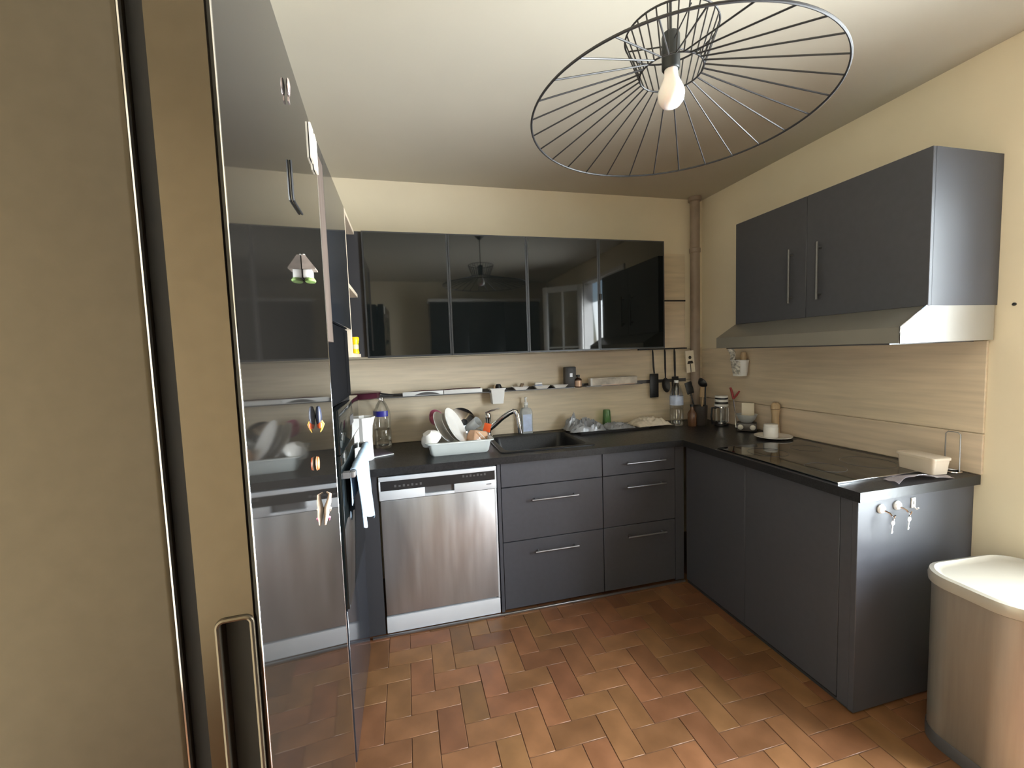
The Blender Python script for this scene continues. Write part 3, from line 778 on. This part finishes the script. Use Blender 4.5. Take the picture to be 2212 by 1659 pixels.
G().sheet(lambda u, v: (-.18 + u * .16, -.0208, .003 + .018 * (1 - (2 * u - 1) ** 2) * v), 12, 4, .001).done('curved_face', m_greyalu, t)
t = thing('white_pot', 'square white plastic pot hooked on the rail, holding a brush', 'pot', (.735, -.060, 1.100))
g = G(); loft(g, [(rr(.036, .032, .004), 0), (rr(.046, .040, .004), .092), (rr(.052, .046, .004), .093), (rr(.052, .046, .004), .102), (rr(.045, .039, .004), .102), (rr(.035, .031, .004), .006)])
g.bm.faces.ensure_lookup_table()
g.done('pot', m_white, t)
G().box(-.034, .034, -.030, .030, -.0, .003).done('bottom', m_white, t)
G().tube([(-.008, .005, .02), (-.012, .008, .12)], .011, 10).done('brush', m_wood, t)
G().lathe([(0, .02), (.02, .03), (.022, .11), (.014, .126), (0, .128)], 14, (.012, 0, 0)).done('scourer', m_blk, t)
dgrp = 'little white dishes on the rail ledge'
def saucer(label, x):
    t = thing('small_dish', label, 'dish', (x, -.062, zl), 0, dgrp)
    g = G(); loft(g, [(rr(.036, .022, .006), 0), (rr(.056, .028, .006), .020), (rr(.058, .029, .006), .0215), (rr(.054, .026, .006), .0205), (rr(.034, .020, .006), .003)])
    g.done('dish', m_porc, t)
saucer('small white slanted dish holding a scouring pad, next to the white pot', .895)
saucer('small white slanted dish holding a stacked white soap, middle of the three', 1.042)
saucer('small white slanted empty dish beside the dark speaker box', 1.172)
t = thing('scouring_pad', 'brown and steel scouring pad heaped in the first small dish', 'scourer', (.905, -.062, zl + .0045))
m_scour = M('steel_wool', (0.28, 0.2, 0.13), .5, metal=.4, var=.6, scale=200)
rs = random.Random(4)
g = G()
for k in range(9):
    a, b = rs.uniform(0, 6.3), rs.uniform(.010, .020)
    g.tube([(b * math.cos(a + q * .7) * (1 if q % 2 else .7), b * .7 * math.sin(a + q * .7), .006 + .004 * q + rs.uniform(0, .004)) for q in range(8)], .0025, 5)
g.done('coil', m_scour, t)
t = thing('soap_stack', 'white and blue soap bars stacked in the middle small dish', 'soap', (1.022, -.062, zl + .0045))
BX(-.024, .024, -.015, .015, 0, .016, bev=.004).done('bar', m_porc, t)
BX(-.026, .026, -.016, .016, .0165, .024, bev=.003).done('bar', m_palelab, t)
BX(-.025, .025, -.015, .015, .0245, .038, bev=.004).done('bar', m_porc, t)
t = thing('dark_box', 'dark grey upright box standing on the rail ledge', 'box', (1.252, -.055, zl))
m_dgrey = M('dark_grey_plastic', (.05, .05, .05), .45, var=.1)
BX(-.040, .040, -.022, .022, 0, .138, bev=.006).done('case', m_dgrey, t)
BX(-.008, .012, -.0235, -.0222, .07, .095, bev=.0005, seg=1).done('switch', m_silver, t)
t = thing('amber_bottle', 'small dark amber bottle with copper label in front of the dark box', 'bottle', (1.305, -.075, zl - .0048))
G().lathe([(0, 0), (.024, 0), (.026, .003), (.026, .052), (.022, .060), (.011, .066), (.011, .074)], 22).done('bottle', m_amber, t)
G().lathe([(.013, .0745), (.013, .086), (0, .087)], 16).done('cap', m_blk, t)
G().lathe([(.0263, .008), (.0263, .048)], 22).done('label', m_copper, t)
t = thing('foil_box', 'long white and grey kitchen foil box on the rail ledge', 'box', (1.575, -.060, zl))
m_foil = M('printed_carton', (.62, .58, .52), .5, var=.35, scale=14)
BX(-.178, .178, -.024, .024, .0, .044, bev=.002).done('carton', m_foil, t)
BX(-.180, .180, -.026, .022, .0442, .053, bev=.002).done('flap', m_foil, t)
BX(-.182, -.168, -.0265, -.0245, .0, .053).done('end_flap', m_white, t)
BX(-.10, .16, -.0262, -.0245, -.006, .004).done('tear_strip', m_copper, t)

# hanging kitchen utensils by the pipe
def hang(name, label, x, ztop, parts):
    t = thing(name, label, 'utensil', (x, -.040, ztop), 0, 'utensils hanging by the pipe')
    parts(t)
def u_spat(t):
    G().tube([(0, 0, 0), (0, -.003, -.02), (.004, -.006, -.13), (.008, -.008, -.17)], [.006, .008, .009, .007], 10, flat=.6).done('handle', m_blk, t)
    BX(-.030, .040, -.012, -.007, -.345, -.172, bev=.004).done('blade', m_blk, t)
def u_spoon(t):
    G().tube([(0, 0, 0), (0, -.003, -.02), (0, -.006, -.14), (0, -.008, -.21)], [.006, .009, .009, .006], 10, flat=.6).done('handle', m_blk, t)
    G().lathe([(0, -.018), (.020, -.012), (.032, 0), (.034, .004), (.030, .002), (.018, -.009), (0, -.014)], 20, (0, -.012, -.26), Matrix.Rotation(math.radians(80), 4, 'X'), 1, 1.6).done('bowl', m_blk, t)
def u_fork(t):
    G().tube([(0, 0, 0), (0, -.003, -.02), (0, -.006, -.14), (0, -.008, -.20)], [.006, .010, .010, .007], 10, flat=.6).done('handle', m_blk, t)
    g = G().box(-.028, .028, -.012, -.007, -.24, -.20, bev=.003)
    for k in range(4): g.box(-.028 + k * .0157, -.019 + k * .0157, -.012, -.007, -.34, -.235)
    g.done('slotted_blade', m_blk, t)
hang('spatula', 'wide black spatula hanging leftmost, beside the foil box', 1.905, 1.414, u_spat)
hang('serving_spoon', 'black serving spoon hanging between spatula and slotted turner', 2.005, 1.414, u_spoon)
hang('slotted_turner', 'black slotted turner hanging beside the patterned board', 2.085, 1.414, u_fork)
for x in (1.905, 2.005, 2.085):
    pass
t = thing('hanging_board', 'cream hanging board with dark figure print beside the pipe', 'board', (2.185, -.075, 1.400))
Mb = Matrix(((1, 0, 0, 0), (0, 0, 1, 0), (0, 1, 0, 0), (0, 0, 0, 1)))
Mb = Matrix.Rotation(math.radians(-5), 4, 'Y') @ Mb
G().prism([(-.034, 0), (.034, 0), (.036, -.160), (-.036, -.160)], -.003, .003, Mb).done('board', m_paper, t)
G().prism([(.012 * math.cos(a * .35), -.050 + .013 * math.sin(a * .35)) for a in range(18)], -.0042, -.0032, Mb).done('print', m_darkprint, t)
G().prism([(-.026, -.096), (.026, -.096), (.018, -.076), (-.018, -.076)], -.0042, -.0032, Mb).done('print', m_darkprint, t)
G().prism([(-.003, -.158), (.003, -.158), (.003, -.098), (-.003, -.098)], -.0042, -.0032, Mb).done('print', m_darkprint, t)

# ------------------------------------------------------------------ right-hand corner of the worktop
t = thing('utensil_crock', 'dark crock crowded with kitchen tools in the worktop corner', 'crock', (2.145, -.24, ZT + .0003))
m_crock = M('dark_crock', (.06, .05, .045), .35, var=.2, scale=12)
G().lathe([(0, 0), (.045, 0), (.048, .004), (.052, .13), (.054, .135), (.050, .135), (.045, .008), (0, .007)], 24).done('crock', m_crock, t)
def tool(name, label, base, top, r, mat, head=None, hm=None):
    t = thing(name, label, 'utensil', base, 0, 'tools standing in the dark crock')
    v = Vector(top) - Vector(base)
    G().tube([(0, 0, 0), v * .5, v], [r * .8, r, r * .9], 8).done('handle', mat, t)
    if head: head(t, v, hm or mat)
def h_paddle(t, v, m):
    q = Vector((0, 0, 1)).rotation_difference(v.normalized()).to_matrix().to_4x4()
    G().box(-.028, .028, -.004, .004, 0, .085, bev=.004, mat=Matrix.Translation(v) @ q).done('paddle', m, t)
def h_ladle(t, v, m):
    G().lathe([(0, -.030), (.022, -.024), (.036, -.004), (.037, 0), (.034, -.002), (.02, -.020), (0, -.026)], 18, v + Vector((-.02, 0, .02)), Matrix.Rotation(math.radians(60), 4, 'Y')).done('ladle', m, t)
def h_whisk(t, v, m):
    n = v.normalized(); q = Vector((0, 0, 1)).rotation_difference(n).to_matrix().to_4x4()
    g = G()
    for k in range(4):
        a = k * math.pi / 4
        P = [Matrix.Translation(v) @ q @ Vector((math.cos(a) * .026 * math.sin(s * math.pi / 8), math.sin(a) * .026 * math.sin(s * math.pi / 8), .05 * (1 - math.cos(s * math.pi / 8)))) for s in range(9)]
        g.tube(P, .0013, 5)
    g.done('whisk', m, t)
tool('black_turner', 'black turner leaning left in the dark crock', (2.135, -.24, .892), (2.085, -.225, 1.10), .006, m_blk, h_paddle)
tool('black_ladle', 'black ladle standing upright in the dark crock', (2.165, -.265, .892), (2.165, -.275, 1.16), .006, m_blk, h_ladle)
tool('wooden_spatula', 'wooden spatula leaning right in the dark crock', (2.155, -.235, .892), (2.182, -.226, 1.07), .006, m_wood, h_paddle)
tool('steel_whisk', 'steel whisk in the dark crock behind the ladle', (2.14, -.225, .892), (2.115, -.195, 1.08), .004, m_chrome, h_whisk)
t = thing('brown_bottle', 'short brown bottle in front of the dark crock', 'bottle', (2.065, -.265, ZT + .0003))
m_brown = M('brown_glass', (.13, .06, .03), .2, var=.2)
G().lathe([(0, 0), (.028, 0), (.030, .004), (.030, .085), (.024, .10), (.012, .115), (.012, .135)], 22).done('bottle', m_brown, t)
G().lathe([(.014, .1355), (.014, .150), (0, .151)], 16).done('cap', m_blk, t)

t = thing('french_press', 'glass coffee press with striped white and black lid in the corner', 'coffee press', (2.248, -.33, ZT + .0003))
G().lathe([(0, .012), (.040, .012), (.041, .014), (.041, .135)], 26).done('glass', m_clear, t)
G().lathe([(0, 0), (.044, 0), (.045, .004), (.045, .012), (0, .012)], 26).done('base', m_blk, t)
for z in (.018, .125):
    G().lathe([(.0415, z), (.0435, z + .001), (.0435, z + .009), (.0415, z + .010)], 26).done('band', m_chrome, t)
for k in range(4):
    a = math.pi / 4 + k * math.pi / 2
    BX(-.003, .003, .0418, .0438, .028, .125).done('stay', m_chrome, t, rot=(0, 0, a))
G().lathe([(0, .136), (.044, .136), (.045, .140), (.045, .150), (0, .151)], 26).done('lid', m_white, t)
G().lathe([(.041, .1515), (.041, .165)], 26).done('lid_stripe', m_blk, t)
G().lathe([(0, .166), (.043, .166), (.043, .182), (0, .183)], 26).done('lid_band', m_white, t)
G().lathe([(.040, .1835), (.040, .194)], 26).done('lid_stripe', m_blk, t)
G().lathe([(0, .195), (.042, .195), (.041, .206), (0, .208)], 26).done('lid_top', m_white, t)
G().tube([(-.042, 0, .125), (-.085, -.012, .130), (-.092, -.014, .07), (-.083, -.012, .02), (-.042, 0, .03)], .006, 8).done('handle', m_blk, t)

t = thing('kitchen_scale', 'grey countertop appliance with white panel and two round dials', 'appliance', (2.255, -.545, ZT + .0003), math.radians(-44))
BX(-.056, .056, -.045, .045, .003, .055, bev=.008).done('body', m_crock, t)
for x in (-.034, .034):
    G().lathe([(.017, 0), (.016, .008), (0, .009)], 20, (x, -.0452, .03), Matrix.Rotation(math.pi / 2, 4, 'X')).done('dial', m_hoodend, t)
G().lathe([(.030, .0555), (.048, .075), (.060, .105), (.061, .107), (.057, .106), (.045, .078), (0, .060)], 26).done('bowl', m_jug, t)
BX(-.030, .042, .032, .040, .0555, .175, bev=.003).done('panel', m_paper, t)
t = thing('red_tongs', 'red-handled kitchen tongs leaning against the oak in the corner', 'tongs', (2.28, -.43, ZT + .0003))
G().tube([(0, 0, .0), (.01, .02, .09), (.02, .05, .185)], [.004, .004, .004], 8).done('arm', m_chrome, t)
m_redh = M('dull_red_rubber', (.35, .04, .04), .5, var=.1)
G().tube([(.02, .05, .185), (.024, .065, .225), (.018, .075, .262)], [.006, .009, .007], 10).done('grip', m_redh, t)
G().tube([(.02, .05, .185), (.035, .035, .215), (.042, .02, .240)], [.005, .007, .005], 10).done('grip', m_redh, t)

t = thing('pepper_mill', 'tall pale wooden pepper mill against the right oak wall', 'mill', (2.302, -.715, ZT + .0003))
G().lathe([(0, 0), (.026, 0), (.028, .004), (.026, .02), (.021, .05), (.020, .12), (.024, .150), (.025, .156), (0, .157)], 24).done('body', m_wood, t)
G().lathe([(.023, .158), (.026, .164), (.025, .182), (.016, .195), (0, .198)], 24).done('head', m_wood, t)
t = thing('side_plate', 'white side plate at the far end of the hob under a white jar', 'plate', (2.205, -.795, ZT + .0065))
G().lathe(plate_prof(.098, .010, .003), 36).done('dish', m_porc, t)
t = thing('white_jar', 'small white jar standing on the side plate by the hob', 'jar', (2.193, -.79, ZT + .0100))
G().lathe([(0, 0), (.036, 0), (.038, .003), (.038, .058), (.034, .064)], 26).done('body', m_porc, t)
G().lathe([(.037, .0645), (.037, .074), (.033, .077), (0, .078)], 26).done('lid', m_porc, t)

t = thing('hanging_planter', 'white tapered pot with patterned side hooked below the hood', 'pot', (2.298, -.44, 1.225))
G().lathe([(0, .002), (.040, 0), (.042, .003), (.052, .100), (.055, .101), (.055, .106), (.050, .106), (.039, .006), (0, .006)], 26).done('pot', m_white, t)
m_pat = M('speckled_paper', (.55, .53, .48), .7, var=.7, scale=70)
G().sheet(lambda u, v: (.0535 * math.cos(2.1 + u * 1.9) * (.80 + .24 * v), .0535 * math.sin(2.1 + u * 1.9) * (.80 + .24 * v), .012 + v * .09), 14, 4, .001).done('patterned_band', m_pat, t)
G().sheet(lambda u, v: (-.02 - .03 * v + .012 * math.sin(9 * u), .01 + u * .045 + .008 * math.sin(7 * v), .085 + .09 * v + .01 * math.sin(6 * u)), 12, 10, .002).done('paper_bag', m_pat, t)
G().lathe([(0, .04), (.016, .05), (.020, .135), (.014, .155), (0, .158)], 16, (.010, -.018, 0)).done('brush', m_wood, t)
BX(.040, .0465, -.012, .012, .06, .112).done('wall_hook', m_greyalu, t)

# plastic tub in film near the worktop end, and wire holder
t = thing('plastic_tub', 'small cream food tub on crinkled film at the worktop end', 'tub', (2.205, -1.525, ZT + .0066))
g = G(); loft(g, [(rr(.036, .068, .012), 0), (rr(.040, .074, .014), .056), (rr(.043, .077, .014), .057), (rr(.043, .077, .014), .066), (rr(.038, .072, .014), .068)])
m_tubc = clear('cream_tub', (.95, .92, .86), .1, body=(.74, .64, .52), bodyfac=.8)
g.done('tub', m_tubc, t, rot=(0, 0, math.radians(-8)))
t = thing('cling_film', 'rumpled clear film hanging at the worktop end under the tub', 'film')
def film(u, v):
    x = 1.93 + u * .27; y = -1.622 + v * .075
    z = ZT + .0015 + .020 * max(0, math.sin(u * 3.4 + .2)) * (1 - v) + .008 * abs(math.sin(9 * u + 5 * v)) * (1 - v)
    return (x + .03 * v, y + .012 * math.sin(5 * u), z)
G().sheet(film, 26, 14, .0008).done('film', m_film, t)
t = thing('wire_holder', 'slim wire paper-roll holder against the right oak wall', 'holder', (2.305, -1.565, ZT + .0003))
G().ring((0, 0, .003), .028, .003, 28, 6).done('base', m_chrome, t)
G().tube([(0, -.024, .004), (0, -.024, .155), (0, -.016, .165), (0, .016, .165), (0, .024, .155), (0, .024, .004)], .0022, 8).done('wire', m_alu, t)

# ------------------------------------------------------------------ pendant lamp
AX, AY = .862, -1.774
t = thing('pendant_lamp', 'wide black wire pendant lamp with a bare white bulb', 'lamp', (AX, AY, 2.047))
oc = (.032, .043, 0.0)
G().ring(oc, .380, .0030, 112, 8).done('outer_ring', m_wire, t)
ZH, RH, ZC, RC = .083, .078, .180, .114
G().ring((0, 0, ZH), RH, .0022, 48, 6).done('hub_ring', m_wire, t)
G().ring((.003, .004, ZC), RC, .0024, 56, 6).done('crown_ring', m_wire, t)
for k in range(28):
    a = math.radians(218.8 + k * 360 / 28)
    po = Vector((oc[0] + .380 * math.cos(a), oc[1] + .380 * math.sin(a), 0))
    ph = Vector((RH * math.cos(a), RH * math.sin(a), ZH))
    pc = Vector((.003 + RC * math.cos(a), .004 + RC * math.sin(a), ZC))
    G().tube([po, ph], .0020, 6).done('spoke', m_wire, t)
    G().tube([ph, pc], .0018, 6).done('strut', m_wire, t)
for k in range(3):
    a = math.radians(20 + 120 * k)
    G().tube([(0, 0, .150), (RC * .94 * math.cos(a), RC * .94 * math.sin(a), .150 + .02)], .0018, 6).done('cross_bar', m_wire, t)
G().lathe([(0, .187), (.006, .187), (.010, .183), (.0205, .178), (.0225, .172), (.0225, .094), (.020, .090), (0, .089)], 24).done('socket', m_socket, t)
G().lathe([(.0165, .092), (.0170, .080), (.0185, .070), (.026, .054), (.0325, .038), (.0335, .028), (.031, .014), (.022, .003), (.010, -.002), (0, -.003)], 28).done('bulb', m_bulb, t)
G().tube([(0, 0, .186), (0, 0, .455)], .0035, 8).done('cord', m_blk, t)
G().lathe([(0, .405), (.012, .408), (.045, .440), (.046, .460), (0, .460)], 24).done('ceiling_cap', m_blk, t)

# ------------------------------------------------------------------ waste bin
t = thing('waste_bin', 'tall satin metal waste bin with rimmed lid beside the end panel', 'bin', (2.092, -1.872, 0), math.radians(-4))
g = G(); loft(g, [(rr(.195, .145, .10, 8), .0), (rr(.205, .152, .10, 8), .012), (rr(.205, .152, .10, 8), .575)])
g.done('body', m_bin, t)
g = G(); loft(g, [(rr(.205, .152, .10, 8), .576), (rr(.214, .161, .108, 8), .580), (rr(.216, .163, .11, 8), .600), (rr(.212, .159, .106, 8), .616), (rr(.200, .147, .095, 8), .620), (rr(.192, .139, .09, 8), .612), (rr(.180, .127, .08, 8), .609)])
g.done('lid', m_binlid, t)
g = G(); loft(g, [(rr(.2075, .1545, .10, 8), .001), (rr(.2075, .1545, .10, 8), .045), (rr(.206, .153, .10, 8), .048)], cap=False)
g.done('base_band', m_greyalu, t)
